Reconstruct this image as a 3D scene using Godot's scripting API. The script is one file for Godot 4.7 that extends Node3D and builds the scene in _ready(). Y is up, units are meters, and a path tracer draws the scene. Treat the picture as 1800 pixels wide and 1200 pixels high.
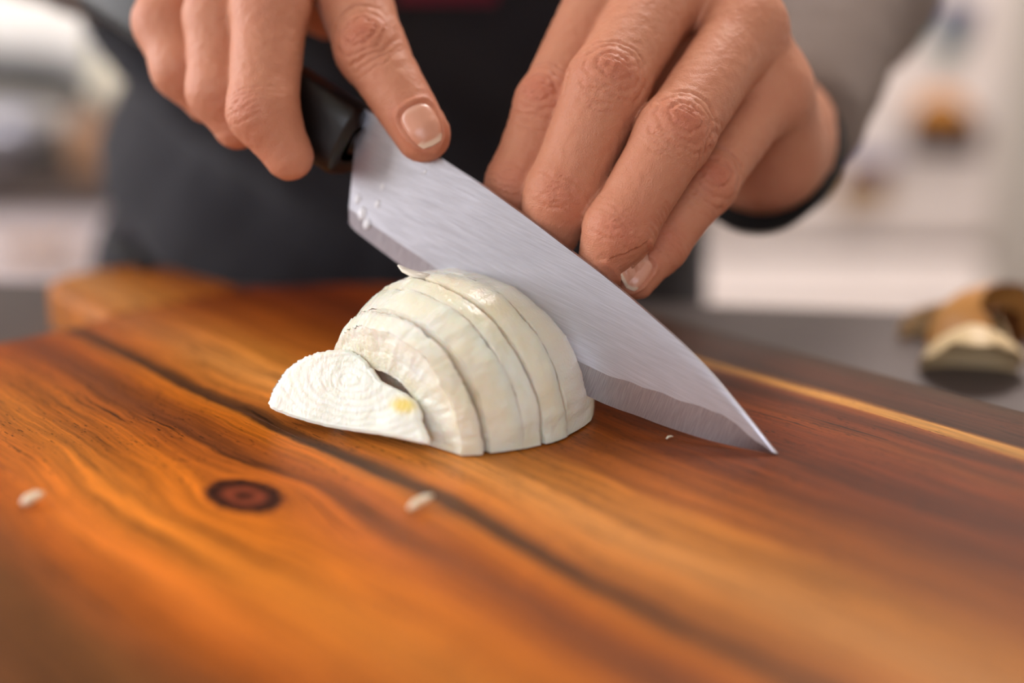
extends Node3D
# A person slices an onion on an acacia board. The top of the board is y = 0; the kitchen floor lies at y = -0.96.

const FLOOR_Y := -0.96
const TABLE_Y := -0.0185
# board axes: along the grain (u) and across it towards the near left (w), from the far corner
const GRAIN := Vector3(0.642, 0, 0.767)
const ACROSS := Vector3(-0.767, 0, 0.642)
const CORNER := Vector3(-0.0364, 0, -0.591)
const BOARD_T := 0.018
# onion: centre on the board, half axes along the cut, up, and across the cuts
const ONION_AT := Vector3(-0.0178, 0, -0.381)
const ONION_TURN := 0.722
const ONION_R := Vector3(0.0414, 0.0384, 0.0396)

var taken := {}
var noise := FastNoiseLite.new()

# ------------------------------------------------------------------ naming
func numbered(called: String) -> String:
	var k: int = taken.get(called, 0)
	taken[called] = k + 1
	return called if k == 0 else "%s_%03d" % [called, k]

func tag(o: Node3D, label: String, category: String, group := "") -> Node3D:
	o.set_meta("label", label)
	o.set_meta("category", category)
	if group != "":
		o.set_meta("group", group)
	return o

func thing(called: String, label: String, category: String, at := Vector3.ZERO, group := "") -> Node3D:
	var o := Node3D.new()
	o.name = numbered(called)
	o.position = at
	add_child(o, true)
	tag(o, label, category, group)
	return o

func obj(called: String, mesh: Mesh, m: Material, parent: Node3D = null) -> MeshInstance3D:
	var o := MeshInstance3D.new()
	o.name = called if parent else numbered(called)
	o.mesh = mesh
	o.material_override = m
	(parent if parent else self).add_child(o, true)
	if parent and parent.get_parent() == self and parent.position != Vector3.ZERO and parent.transform.basis == Basis():
		o.position = -parent.position   # meshes are built in the scene's axes
	return o

func struct(called: String, mesh: Mesh, m: Material, label: String, category: String) -> MeshInstance3D:
	var o := obj(called, mesh, m)
	o.set_meta("kind", "structure")
	tag(o, label, category)
	return o

# ------------------------------------------------------------------ materials
func mat(c: Color, rough := 0.6, metal := 0.0) -> StandardMaterial3D:
	var m := StandardMaterial3D.new()
	m.albedo_color = c
	m.roughness = rough
	m.metallic = metal
	return m

func grain_tex(freq: float, size := 512, sx := 1.0, sy := 1.0, octaves := 3, lo := 0.0, hi := 1.0, sd := 1, normal := false, bump := 4.0) -> NoiseTexture2D:
	var n := FastNoiseLite.new()
	n.seed = sd
	n.noise_type = FastNoiseLite.TYPE_SIMPLEX_SMOOTH
	n.frequency = freq
	n.fractal_octaves = octaves
	var t := NoiseTexture2D.new()
	t.width = int(size * sx)
	t.height = int(size * sy)
	t.seamless = true
	t.noise = n
	if normal:
		t.as_normal_map = true
		t.bump_strength = bump
	else:
		var g := Gradient.new()
		g.set_color(0, Color(lo, lo, lo))
		g.set_color(1, Color(hi, hi, hi))
		t.color_ramp = g
	return t

func relief(m: StandardMaterial3D, t: Texture2D, cm: float, scale: float) -> void:
	m.heightmap_enabled = true
	m.heightmap_texture = t
	m.heightmap_scale = cm
	m.uv1_triplanar = true
	m.uv1_scale = Vector3.ONE * scale

# ------------------------------------------------------------------ mesh helpers
func begin() -> SurfaceTool:
	var st := SurfaceTool.new()
	st.begin(Mesh.PRIMITIVE_TRIANGLES)
	return st

func done(st: SurfaceTool) -> ArrayMesh:
	st.generate_normals()
	return st.commit()

func quad(st: SurfaceTool, a: Vector3, b: Vector3, c: Vector3, d: Vector3) -> void:
	for p in [a, b, c, a, c, d]:
		st.add_vertex(p)

# grid of points, nu x nv, as a smooth sheet; flip turns it over
func sheet(st: SurfaceTool, p: PackedVector3Array, nu: int, nv: int, flip := false, group := 0, uvs := PackedVector2Array(), cols := PackedColorArray()) -> void:
	st.set_smooth_group(group)
	for i in nu - 1:
		for j in nv - 1:
			var a := i * nv + j
			var b := a + nv
			var idx := [a, a + 1, b + 1, a, b + 1, b] if flip else [a, b + 1, a + 1, a, b, b + 1]
			for k: int in idx:
				if uvs.size():
					st.set_uv(uvs[k])
				if cols.size():
					st.set_color(cols[k])
				st.add_vertex(p[k])

# a box with rounded edges
func rbox(st: SurfaceTool, size: Vector3, r: float, x := Transform3D.IDENTITY) -> void:
	var h := size * 0.5
	r = minf(r, minf(h.x, minf(h.y, h.z)) * 0.98)
	for ax in 3:
		for s in [-1.0, 1.0]:
			var u := (ax + 1) % 3
			var v := (ax + 2) % 3
			var cu := [-h[u], -h[u] + r * 0.35, -h[u] + r, h[u] - r, h[u] - r * 0.35, h[u]]
			var cv := [-h[v], -h[v] + r * 0.35, -h[v] + r, h[v] - r, h[v] - r * 0.35, h[v]]
			var pts := PackedVector3Array()
			for a: float in cu:
				for b: float in cv:
					var q := Vector3.ZERO
					q[ax] = s * h[ax]
					q[u] = a
					q[v] = b
					var inner := h - Vector3.ONE * r
					var c := q.clamp(-inner, inner)
					pts.append(x * (c + (q - c).normalized() * r))
			sheet(st, pts, 6, 6, s > 0.0, 0)

func box_mesh(size: Vector3, r: float, at: Vector3, turn := 0.0) -> ArrayMesh:
	var st := begin()
	rbox(st, size, r, Transform3D(Basis(Vector3.UP, turn), at))
	return done(st)

# profile: Vector2(radius, height) turned round the y axis of x
func lathe(st: SurfaceTool, profile: Array, seg: int, x := Transform3D.IDENTITY, sx := 1.0, sz := 1.0) -> void:
	var pts := PackedVector3Array()
	for q: Vector2 in profile:
		for k in seg + 1:
			var a := TAU * k / seg
			pts.append(x * Vector3(cos(a) * q.x * sx, q.y, sin(a) * q.x * sz))
	sheet(st, pts, profile.size(), seg + 1, true, 0)

# a tube along points with a radius at each
func tube(st: SurfaceTool, path: PackedVector3Array, radii: PackedFloat32Array, seg := 12, flat := 1.0) -> void:
	var pts := PackedVector3Array()
	var n := path.size()
	var side := Vector3.ZERO
	for i in n:
		var t := (path[mini(i + 1, n - 1)] - path[maxi(i - 1, 0)]).normalized()
		if i == 0:
			side = t.cross(Vector3.UP if absf(t.y) < 0.9 else Vector3.RIGHT).normalized()
		side = (side - t * side.dot(t)).normalized()
		var up := side.cross(t)
		for k in seg + 1:
			var a := TAU * k / seg
			pts.append(path[i] + (side * cos(a) + up * sin(a) * flat) * radii[i])
	sheet(st, pts, n, seg + 1, false, 0)
	for e in [0, n - 1]:
		for k in seg:
			var a: Vector3 = pts[e * (seg + 1) + k]
			var b: Vector3 = pts[e * (seg + 1) + k + 1]
			for q in ([path[e], b, a] if e > 0 else [path[e], a, b]):
				st.add_vertex(q)

# a polygon (in metres) pushed along the axis z of x, with a small chamfer
func slab(st: SurfaceTool, poly: PackedVector2Array, depth: float, bevel: float, x := Transform3D.IDENTITY, uvf = null) -> void:
	if Geometry2D.is_polygon_clockwise(poly):
		poly.reverse()
	var inner := PackedVector2Array()
	var n := poly.size()
	for i in n:
		var a := poly[(i + n - 1) % n]
		var b := poly[i]
		var c := poly[(i + 1) % n]
		var na := (b - a).orthogonal().normalized()
		var nb := (c - b).orthogonal().normalized()
		var m := na + nb
		inner.append(b - m / maxf(m.length_squared() * 0.5, 0.4) * bevel)
	if inner.size() < 3:
		return
	var tri := Geometry2D.triangulate_polygon(inner)
	if tri.is_empty():
		inner = poly
		tri = Geometry2D.triangulate_polygon(poly)
	var put := func(p: Vector2, z: float) -> void:
		if uvf != null:
			st.set_uv(uvf.call(p))
		st.add_vertex(x * Vector3(p.x, p.y, z))
	st.set_smooth_group(-1)
	for side in 2:
		var z := 0.0 if side == 0 else -depth
		for k in range(0, tri.size(), 3):
			var a := inner[tri[k]]
			var b := inner[tri[k + 1]]
			var c := inner[tri[k + 2]]
			if ((b - a).cross(c - a) > 0.0) == (side == 0):
				var t := b
				b = c
				c = t
			put.call(a, z); put.call(b, z); put.call(c, z)
	for i in n:
		var j := (i + 1) % n
		var rows := [[inner[i], inner[j], 0.0], [poly[i], poly[j], -bevel], [poly[i], poly[j], -depth + bevel], [inner[i], inner[j], -depth]]
		for r in 3:
			var a: Array = rows[r]
			var b: Array = rows[r + 1]
			put.call(a[0], a[2]); put.call(a[1], a[2]); put.call(b[1], b[2])
			put.call(a[0], a[2]); put.call(b[1], b[2]); put.call(b[0], b[2])

# ------------------------------------------------------------------ bodies: tapered capsules under a smooth minimum, meshed as surface nets
class Body:
	var core := []          # bones of the trunk or palm: [a, b, ra, rb]
	var limbs := []         # each an Array of bones, with its ball and how softly it joins the core
	var balls := []
	var joins := []
	var core_k := 0.008
	var limb_k := 0.003
	var apart := 0.0012
	var verts := PackedVector3Array()
	var tris := PackedInt32Array()
	var normals := PackedVector3Array()

	static func bone(a: Vector3, b: Vector3, ra: float, rb: float) -> Array:
		var ba := b - a
		return [a, ba, 1.0 / maxf(ba.length_squared(), 1e-9), ra, rb - ra]

	func add_core(a: Vector3, b: Vector3, ra: float, rb: float) -> void:
		core.append(bone(a, b, ra, rb))

	func add_limb(chain: Array, join: float) -> void:
		var l := []
		var c := Vector3.ZERO
		for q: Array in chain:
			c += q[0] / chain.size()
		var r := 0.0
		for i in chain.size():
			r = maxf(r, (chain[i][0] - c).length() + chain[i][1])
			if i + 1 < chain.size():
				l.append(bone(chain[i][0], chain[i + 1][0], chain[i][1], chain[i + 1][1]))
		limbs.append(l)
		balls.append([c, r])
		joins.append(join)

	func field(p: Vector3) -> float:
		var d := 1e3
		for b: Array in core:
			var pa: Vector3 = p - b[0]
			var ba: Vector3 = b[1]
			var h := clampf(pa.dot(ba) * b[2], 0.0, 1.0)
			var e: float = (pa - ba * h).length() - b[3] - h * b[4]
			var m := maxf(core_k - absf(d - e), 0.0)
			d = minf(d, e) - m * m * 0.25 / core_k
		var total := d
		for i in limbs.size():
			var ball: Array = balls[i]
			if p.distance_to(ball[0]) - ball[1] > 0.012:
				continue
			var f := 1e3
			for b: Array in limbs[i]:
				var pa: Vector3 = p - b[0]
				var ba: Vector3 = b[1]
				var h := clampf(pa.dot(ba) * b[2], 0.0, 1.0)
				var e: float = (pa - ba * h).length() - b[3] - h * b[4]
				var m := maxf(limb_k - absf(f - e), 0.0)
				f = minf(f, e) - m * m * 0.25 / limb_k
			var k: float = joins[i]
			var m1 := maxf(k - absf(d - f), 0.0)
			f = minf(d, f) - m1 * m1 * 0.25 / k
			var m2 := maxf(apart - absf(total - f), 0.0)
			total = minf(total, f) - m2 * m2 * 0.25 / apart
		return total

	func build(lo: Vector3, hi: Vector3, cell: float, seeds: Array) -> void:
		var nx := int((hi.x - lo.x) / cell) + 2
		var ny := int((hi.y - lo.y) / cell) + 2
		var nz := int((hi.z - lo.z) / cell) + 2
		var sy := nx
		var sz := nx * ny
		var vals := PackedFloat32Array()
		vals.resize(nx * ny * nz)
		vals.fill(1e9)
		var index := PackedInt32Array()
		index.resize(nx * ny * nz)
		index.fill(-1)
		var off := [0, 1, sy, sy + 1, sz, sz + 1, sz + sy, sz + sy + 1]
		var base := verts.size()
		var stack: Array[int] = []
		for s: Vector3 in seeds:
			var g := (s - lo) / cell
			var ix := int(g.x)
			var iy := int(g.y)
			var iz := int(g.z)
			while ix < nx - 2:
				if field(lo + Vector3(ix + 1, iy, iz) * cell) > 0.0:
					break
				ix += 1
			stack.append(ix + iy * sy + iz * sz)
		var edges := [[0, 1], [2, 3], [4, 5], [6, 7], [0, 2], [1, 3], [4, 6], [5, 7], [0, 4], [1, 5], [2, 6], [3, 7]]
		var cells := PackedInt32Array()
		var v := [0.0, 0.0, 0.0, 0.0, 0.0, 0.0, 0.0, 0.0]
		while stack.size():
			var id: int = stack.pop_back()
			if index[id] != -1:
				continue
			var ix := id % nx
			var iy := (id / nx) % ny
			var iz := id / sz
			if ix < 1 or iy < 1 or iz < 1 or ix > nx - 3 or iy > ny - 3 or iz > nz - 3:
				continue
			var mask := 0
			for k in 8:
				var q: int = id + off[k]
				var f := vals[q]
				if f > 1e8:
					f = field(lo + Vector3(ix + (k & 1), iy + ((k >> 1) & 1), iz + (k >> 2)) * cell)
					vals[q] = f
				v[k] = f
				if f < 0.0:
					mask |= 1 << k
			if mask == 0 or mask == 255:
				index[id] = -2
				continue
			var sum := Vector3.ZERO
			var cnt := 0
			for e: Array in edges:
				var a: int = e[0]
				var b: int = e[1]
				if ((mask >> a) & 1) != ((mask >> b) & 1):
					var t: float = v[a] / (v[a] - v[b])
					var pa := Vector3(a & 1, (a >> 1) & 1, a >> 2)
					var pb := Vector3(b & 1, (b >> 1) & 1, b >> 2)
					sum += pa.lerp(pb, t)
					cnt += 1
			index[id] = verts.size()
			verts.append(lo + (Vector3(ix, iy, iz) + sum / cnt) * cell)
			cells.append(id)
			var mx := mask & 0xAA
			if mx != 0 and mx != 0xAA: stack.append(id + 1)
			mx = mask & 0x55
			if mx != 0 and mx != 0x55: stack.append(id - 1)
			mx = mask & 0xCC
			if mx != 0 and mx != 0xCC: stack.append(id + sy)
			mx = mask & 0x33
			if mx != 0 and mx != 0x33: stack.append(id - sy)
			mx = mask & 0xF0
			if mx != 0 and mx != 0xF0: stack.append(id + sz)
			mx = mask & 0x0F
			if mx != 0 and mx != 0x0F: stack.append(id - sz)
		var axes := [[1, sy, sz], [sy, sz, 1], [sz, 1, sy]]
		for id in cells:
			var inside := vals[id] < 0.0
			for ax: Array in axes:
				if (vals[id + ax[0]] < 0.0) == inside:
					continue
				var a := index[id]
				var b := index[id - ax[1]]
				var c := index[id - ax[1] - ax[2]]
				var d := index[id - ax[2]]
				if b < 0 or c < 0 or d < 0:
					continue
				if inside:
					tris.append_array(PackedInt32Array([a, c, b, a, d, c]))
				else:
					tris.append_array(PackedInt32Array([a, b, c, a, c, d]))

	func smooth_normals() -> void:
		normals.resize(verts.size())
		normals.fill(Vector3.ZERO)
		for i in range(0, tris.size(), 3):
			var a := tris[i]
			var b := tris[i + 1]
			var c := tris[i + 2]
			var nn := (verts[c] - verts[a]).cross(verts[b] - verts[a])
			normals[a] += nn
			normals[b] += nn
			normals[c] += nn
		for i in normals.size():
			normals[i] = normals[i].normalized()

	func surface_to(out: ArrayMesh, colors := PackedColorArray()) -> void:
		var arr := []
		arr.resize(Mesh.ARRAY_MAX)
		arr[Mesh.ARRAY_VERTEX] = verts
		arr[Mesh.ARRAY_NORMAL] = normals
		arr[Mesh.ARRAY_INDEX] = tris
		if colors.size():
			arr[Mesh.ARRAY_COLOR] = colors
		out.add_surface_from_arrays(Mesh.PRIMITIVE_TRIANGLES, arr)

# ------------------------------------------------------------------ scene
func _ready() -> void:
	noise.seed = 7
	noise.noise_type = FastNoiseLite.TYPE_SIMPLEX_SMOOTH
	noise.frequency = 1.0
	camera_and_light()
	var t0 := Time.get_ticks_msec()
	room()
	kitchen()
	print("room ", Time.get_ticks_msec() - t0)
	cutting_board()
	print("board ", Time.get_ticks_msec() - t0)
	onion()
	knife()
	print("onion ", Time.get_ticks_msec() - t0)
	person()
	print("person ", Time.get_ticks_msec() - t0)
	scraps()

func camera_and_light() -> void:
	var cam := Camera3D.new()
	cam.name = "camera"
	cam.position = Vector3(0, 0.125, 0)
	cam.rotation_degrees = Vector3(-15.5, 0, 0)
	cam.fov = 26.99
	cam.near = 0.02
	cam.far = 30.0
	var lens := CameraAttributesPhysical.new()
	lens.frustum_focal_length = 50.0
	lens.exposure_aperture = 2.8
	lens.frustum_focus_distance = 0.383
	lens.frustum_near = 0.02
	lens.frustum_far = 30.0
	cam.attributes = lens
	add_child(cam)
	cam.current = true
	var e := Environment.new()
	e.background_mode = Environment.BG_SKY
	var sky := Sky.new()
	var sm := ProceduralSkyMaterial.new()
	sm.sky_top_color = Color(0.55, 0.68, 0.9)
	sm.sky_horizon_color = Color(0.86, 0.9, 0.96)
	sm.ground_bottom_color = Color(0.35, 0.33, 0.3)
	sm.ground_horizon_color = Color(0.7, 0.7, 0.7)
	sky.sky_material = sm
	e.sky = sky
	e.background_energy_multiplier = 3.0
	e.tonemap_mode = Environment.TONE_MAPPER_LINEAR
	e.tonemap_exposure = 1.0
	e.sdfgi_enabled = true
	e.ssao_enabled = true
	e.ssil_enabled = true
	var we := WorldEnvironment.new()
	we.name = "environment"
	we.environment = e
	add_child(we)
	# daylight that comes in through the side window
	var day := AreaLight3D.new()
	day.name = "window_daylight"
	day.area_size = Vector2(1.7, 1.3)
	day.light_color = Color(1.0, 0.965, 0.93)
	day.light_energy = 3.9
	day.area_range = 12.0
	day.shadow_enabled = true
	day.position = Vector3(-1.70, 0.68, -0.65)
	day.rotation = Vector3(0, -PI / 2, 0)
	add_child(day)
	# daylight from the window behind the photographer
	var day2 := AreaLight3D.new()
	day2.name = "rear_window_daylight"
	day2.area_size = Vector2(1.7, 1.2)
	day2.light_color = Color(1.0, 0.96, 0.92)
	day2.light_energy = 1.6
	day2.area_range = 12.0
	day2.shadow_enabled = true
	day2.position = Vector3(-0.55, 0.72, 1.92)
	add_child(day2)

	# the kitchen's ceiling lamp: a glowing panel with its light just below
	var lamp := AreaLight3D.new()
	lamp.name = "ceiling_lamp_light"
	lamp.area_size = Vector2(0.56, 0.56)
	lamp.light_color = Color(1.0, 0.95, 0.93)
	lamp.light_energy = 3.1
	lamp.area_range = 12.0
	lamp.shadow_enabled = true
	lamp.position = Vector3(0.55, 1.465, -1.45)
	lamp.rotation = Vector3(-PI / 2, 0, 0)
	add_child(lamp)

func wall_with_hole(st: SurfaceTool, x: Transform3D, w0: float, w1: float, h0: float, h1: float, a0: float, a1: float, b0: float, b1: float, t: float) -> void:
	for q: Array in [[w0, a0, h0, h1], [a1, w1, h0, h1], [a0, a1, h0, b0], [a0, a1, b1, h1]]:
		rbox(st, Vector3(q[1] - q[0], q[3] - q[2], t), 0.002, x * Transform3D(Basis(), Vector3((q[0] + q[1]) / 2, (q[2] + q[3]) / 2, 0)))

func window_in(called: String, x: Transform3D, a0: float, a1: float, b0: float, b1: float) -> void:
	var frame := begin()
	var w := a1 - a0
	var h := b1 - b0
	var c := Vector3((a0 + a1) / 2, (b0 + b1) / 2, 0)
	for s in [-1.0, 1.0]:
		rbox(frame, Vector3(w, 0.05, 0.06), 0.006, x * Transform3D(Basis(), c + Vector3(0, s * (h / 2 - 0.025), 0)))
		rbox(frame, Vector3(0.05, h - 0.1, 0.06), 0.006, x * Transform3D(Basis(), c + Vector3(s * (w / 2 - 0.025), 0, 0)))
	rbox(frame, Vector3(0.06, h - 0.1, 0.06), 0.006, x * Transform3D(Basis(), c))
	var f := struct(called, done(frame), mat(Color(0.9, 0.9, 0.88), 0.4), "white framed kitchen window with two clear panes", "window")
	var glass := mat(Color(1, 1, 1, 0.04), 0.02)
	glass.transparency = BaseMaterial3D.TRANSPARENCY_ALPHA
	for s in [-1.0, 1.0]:
		var g := begin()
		rbox(g, Vector3(w / 2 - 0.08, h - 0.1, 0.006), 0.001, x * Transform3D(Basis(), c + Vector3(s * (w / 4 - 0.005), 0, 0)))
		obj("pane", done(g), glass, f)

func room() -> void:
	var wall := mat(Color(0.87, 0.85, 0.82), 0.85)
	relief(wall, grain_tex(0.05, 256), 0.03, 3.0)
	var tiles := mat(Color(0.52, 0.46, 0.41), 0.5)
	struct("floor", box_mesh(Vector3(3.8, 0.1, 5.2), 0.002, Vector3(-0.1, FLOOR_Y - 0.05, -0.4)), tiles, "brown grey kitchen floor under the table", "floor")
	struct("ceiling", box_mesh(Vector3(3.8, 0.1, 5.2), 0.002, Vector3(-0.1, 1.60, -0.4)), wall, "plain white kitchen ceiling", "ceiling")
	struct("wall_back", box_mesh(Vector3(3.8, 2.5, 0.1), 0.002, Vector3(-0.1, 0.30, -2.75)), wall, "white wall behind the refrigerator", "wall")
	struct("wall_right", box_mesh(Vector3(0.1, 2.5, 4.8), 0.002, Vector3(1.65, 0.30, -0.35)), wall, "white kitchen wall beside the refrigerator", "wall")
	var lx := Transform3D(Basis(Vector3.UP, PI / 2), Vector3(-1.80, 0, 0))   # x of the wall runs towards -z
	var st := begin()
	wall_with_hole(st, lx, -2.0, 2.7, FLOOR_Y, 1.55, -0.2, 1.5, 0.03, 1.33, 0.12)
	struct("wall_left", done(st), wall, "white kitchen wall with a wide window", "wall")
	window_in("window_1", lx, -0.2, 1.5, 0.03, 1.33)
	st = begin()
	var fx := Transform3D(Basis(), Vector3(0, 0, 2.0))
	wall_with_hole(st, fx, -1.75, 1.6, FLOOR_Y, 1.55, -1.4, 0.3, 0.12, 1.32, 0.12)
	struct("wall_front", done(st), wall, "white kitchen wall behind the photographer", "wall")
	var lamp := thing("ceiling_lamp", "square glowing ceiling lamp above the refrigerator side of the kitchen", "lamp", Vector3(0.55, 1.55, -1.45))
	obj("housing", box_mesh(Vector3(0.64, 0.05, 0.64), 0.01, Vector3(0.55, 1.525, -1.45)), mat(Color(0.9, 0.9, 0.9), 0.5), lamp)
	var glow := mat(Color(0.95, 0.93, 0.9), 0.6)
	glow.emission_enabled = true
	glow.emission = Color(1.0, 0.95, 0.93)
	glow.emission_energy_multiplier = 1.5
	obj("diffuser", box_mesh(Vector3(0.58, 0.02, 0.58), 0.006, Vector3(0.55, 1.49, -1.45)), glow, lamp)
	window_in("window_2", fx, -1.4, 0.3, 0.12, 1.32)

func kitchen() -> void:
	# the work table that carries the board
	var grey := mat(Color(0.34, 0.30, 0.29), 0.52)
	relief(grey, grain_tex(0.06, 512, 1, 1, 4), 0.004, 9.0)
	var table := thing("work_table", "grey worktop table under the wooden cutting board", "table", Vector3(-0.05, FLOOR_Y, -0.1))
	var top := PackedVector2Array([Vector2(-0.95, 0.727), Vector2(0.75, 0.480), Vector2(0.75, -0.34), Vector2(-0.95, -0.34)])
	var st := begin()
	slab(st, top, 0.03, 0.002, Transform3D(Basis(Vector3.RIGHT, Vector3(0, 0, -1), Vector3.UP), Vector3(0, TABLE_Y, 0)))
	obj("table_top", done(st), grey, table)
	var white := mat(Color(0.82, 0.8, 0.78), 0.5)
	obj("side_rail", box_mesh(Vector3(1.5, 0.09, 0.02), 0.002, Vector3(-0.1, TABLE_Y - 0.0755, 0.3)), white, table)
	for q: Vector3 in [Vector3(-0.88, 0, 0.28), Vector3(0.68, 0, 0.28), Vector3(-0.88, 0, -0.64), Vector3(0.68, 0, -0.46)]:
		obj("leg", box_mesh(Vector3(0.06, 0.9115, 0.06), 0.004, Vector3(q.x, FLOOR_Y + 0.45575, q.z)), white, table)

	# refrigerator with its freezer compartment below
	var enamel := mat(Color(0.93, 0.89, 0.87), 0.35)
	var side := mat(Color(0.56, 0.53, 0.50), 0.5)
	var fr := thing("refrigerator", "white refrigerator with a lower freezer door behind the cook", "refrigerator", Vector3(0.36, FLOOR_Y, -2.3))
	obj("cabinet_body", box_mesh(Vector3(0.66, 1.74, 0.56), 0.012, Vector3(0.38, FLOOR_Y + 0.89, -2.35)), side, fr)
	obj("refrigerator_door", box_mesh(Vector3(0.64, 1.06, 0.07), 0.014, Vector3(0.365, 0.245, -2.03)), enamel, fr)
	obj("freezer_door", box_mesh(Vector3(0.64, 0.60, 0.07), 0.014, Vector3(0.365, -0.604, -2.03)), enamel, fr)
	obj("door_gasket", box_mesh(Vector3(0.62, 0.04, 0.05), 0.004, Vector3(0.365, -0.294, -2.045)), mat(Color(0.6, 0.57, 0.55), 0.7), fr)
	obj("plinth", box_mesh(Vector3(0.60, 0.055, 0.5), 0.003, Vector3(0.36, FLOOR_Y + 0.0275, -2.33)), mat(Color(0.3, 0.29, 0.28), 0.7), fr)
	obj("handle", box_mesh(Vector3(0.022, 0.4, 0.03), 0.009, Vector3(0.09, 0.34, -1.982)), mat(Color(0.7, 0.7, 0.7), 0.3, 0.8), fr)
	# souvenir magnets
	var mg := thing("fridge_magnet", "yellow topped dark brown souvenir magnet on the refrigerator door", "magnet", Vector3(0.598, -0.10, -1.994))
	st = begin()
	rbox(st, Vector3(0.105, 0.05, 0.018), 0.008, Transform3D(Basis(Vector3.BACK, -0.06), Vector3(0.602, -0.128, -1.984)))
	obj("base", done(st), mat(Color(0.2, 0.1, 0.055), 0.6), mg)
	st = begin()
	lathe(st, [Vector2(0.0, 0.036), Vector2(0.016, 0.034), Vector2(0.03, 0.026), Vector2(0.04, 0.012), Vector2(0.043, 0.0), Vector2(0.0, -0.002)], 20, Transform3D(Basis(), Vector3(0.594, -0.106, -1.984)), 1.0, 0.25)
	obj("crown", done(st), mat(Color(0.72, 0.47, 0.1), 0.5), mg)
	mg = thing("fridge_magnet", "tan souvenir magnet with a violet blue roof on the refrigerator door", "magnet", Vector3(0.498, -0.20, -1.994))
	st = begin()
	rbox(st, Vector3(0.072, 0.042, 0.014), 0.006, Transform3D(Basis(Vector3.BACK, 0.12), Vector3(0.494, -0.206, -1.986)))
	obj("base", done(st), mat(Color(0.6, 0.47, 0.3), 0.6), mg)
	st = begin()
	slab(st, PackedVector2Array([Vector2(-0.034, 0), Vector2(0.036, 0.004), Vector2(0.03, 0.026), Vector2(-0.022, 0.024)]), 0.016, 0.003, Transform3D(Basis(), Vector3(0.5, -0.184, -1.977)))
	obj("roof", done(st), mat(Color(0.26, 0.25, 0.42), 0.6), mg)
	mg = thing("fridge_magnet", "slate blue and teal magnet high on the refrigerator beside the sleeve", "magnet", Vector3(0.605, 0.02, -1.994))
	st = begin()
	rbox(st, Vector3(0.052, 0.06, 0.014), 0.006, Transform3D(Basis(Vector3.BACK, -0.2), Vector3(0.607, 0.03, -1.986)))
	obj("base", done(st), mat(Color(0.33, 0.34, 0.42), 0.6), mg)
	st = begin()
	rbox(st, Vector3(0.044, 0.016, 0.016), 0.005, Transform3D(Basis(Vector3.BACK, -0.2), Vector3(0.596, -0.006, -1.984)))
	obj("foot", done(st), mat(Color(0.3, 0.5, 0.47), 0.6), mg)

	# cabinet run at the back left
	var lacquer := mat(Color(0.88, 0.83, 0.83), 0.4)
	var stone := mat(Color(0.30, 0.25, 0.225), 0.45)
	obj_thing("worktop", box_mesh(Vector3(1.14, 0.035, 0.62), 0.004, Vector3(-0.90, -0.172, -2.05)), stone, "dark grey brown worktop on the white base cabinet", "worktop")
	var cab := thing("base_cabinet", "white base cabinet with a drawer and a brass pull", "cabinet", Vector3(-0.9, FLOOR_Y, -2.05))
	obj("body", box_mesh(Vector3(1.12, 0.70, 0.56), 0.003, Vector3(-0.90, -0.54, -2.05)), lacquer, cab)
	obj("plinth", box_mesh(Vector3(1.06, 0.07, 0.5), 0.002, Vector3(-0.90, FLOOR_Y + 0.035, -2.07)), mat(Color(0.35, 0.34, 0.33), 0.6), cab)
	for k in 2:
		var cx := -0.62 - 0.56 * k
		var dr := obj("drawer", box_mesh(Vector3(0.545, 0.17, 0.02), 0.004, Vector3(cx, -0.284, -1.762)), lacquer, cab)
		var hs := begin()
		var y := -0.206 if k == 0 else -0.27
		tube(hs, PackedVector3Array([Vector3(cx - 0.012, y - 0.03, -1.755), Vector3(cx - 0.012, y - 0.03, -1.728), Vector3(cx + 0.066, y - 0.03, -1.728), Vector3(cx + 0.066, y - 0.03, -1.755)]), PackedFloat32Array([0.008, 0.009, 0.009, 0.008]), 10)
		var pull := obj("handle", done(hs), mat(Color(0.66, 0.5, 0.32), 0.35, 0.7), dr)
		pull.set_meta("label", "brass drawer pull")
		obj("cabinet_door", box_mesh(Vector3(0.545, 0.50, 0.02), 0.004, Vector3(cx, -0.63, -1.762)), lacquer, cab)

	# white appliance with an arm that reaches over a steel bowl
	var plastic := mat(Color(0.92, 0.91, 0.89), 0.3)
	var mix := thing("stand_mixer", "white rounded countertop appliance with an overhanging arm on the worktop", "appliance", Vector3(-0.55, -0.154, -1.93))
	st = begin()
	tube(st, PackedVector3Array([Vector3(-0.86, 0.025, -1.93), Vector3(-0.72, 0.026, -1.93), Vector3(-0.6, 0.02, -1.93), Vector3(-0.53, -0.005, -1.93), Vector3(-0.5, -0.055, -1.93), Vector3(-0.49, -0.105, -1.93), Vector3(-0.488, -0.135, -1.93)]), PackedFloat32Array([0.04, 0.05, 0.052, 0.05, 0.046, 0.044, 0.04]), 20)
	obj("arm", done(st), plastic, mix)
	st = begin()
	rbox(st, Vector3(0.36, 0.022, 0.12), 0.01, Transform3D(Basis(), Vector3(-0.62, -0.143, -1.93)))
	obj("base", done(st), mat(Color(0.07, 0.065, 0.075), 0.5), mix)
	st = begin()
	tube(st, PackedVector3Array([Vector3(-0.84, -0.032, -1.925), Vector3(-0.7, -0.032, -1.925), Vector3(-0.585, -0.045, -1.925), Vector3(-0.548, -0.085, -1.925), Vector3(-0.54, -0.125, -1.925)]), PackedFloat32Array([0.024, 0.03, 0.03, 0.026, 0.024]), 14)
	obj("lining", done(st), mat(Color(0.05, 0.045, 0.05), 0.5), mix)
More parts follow.
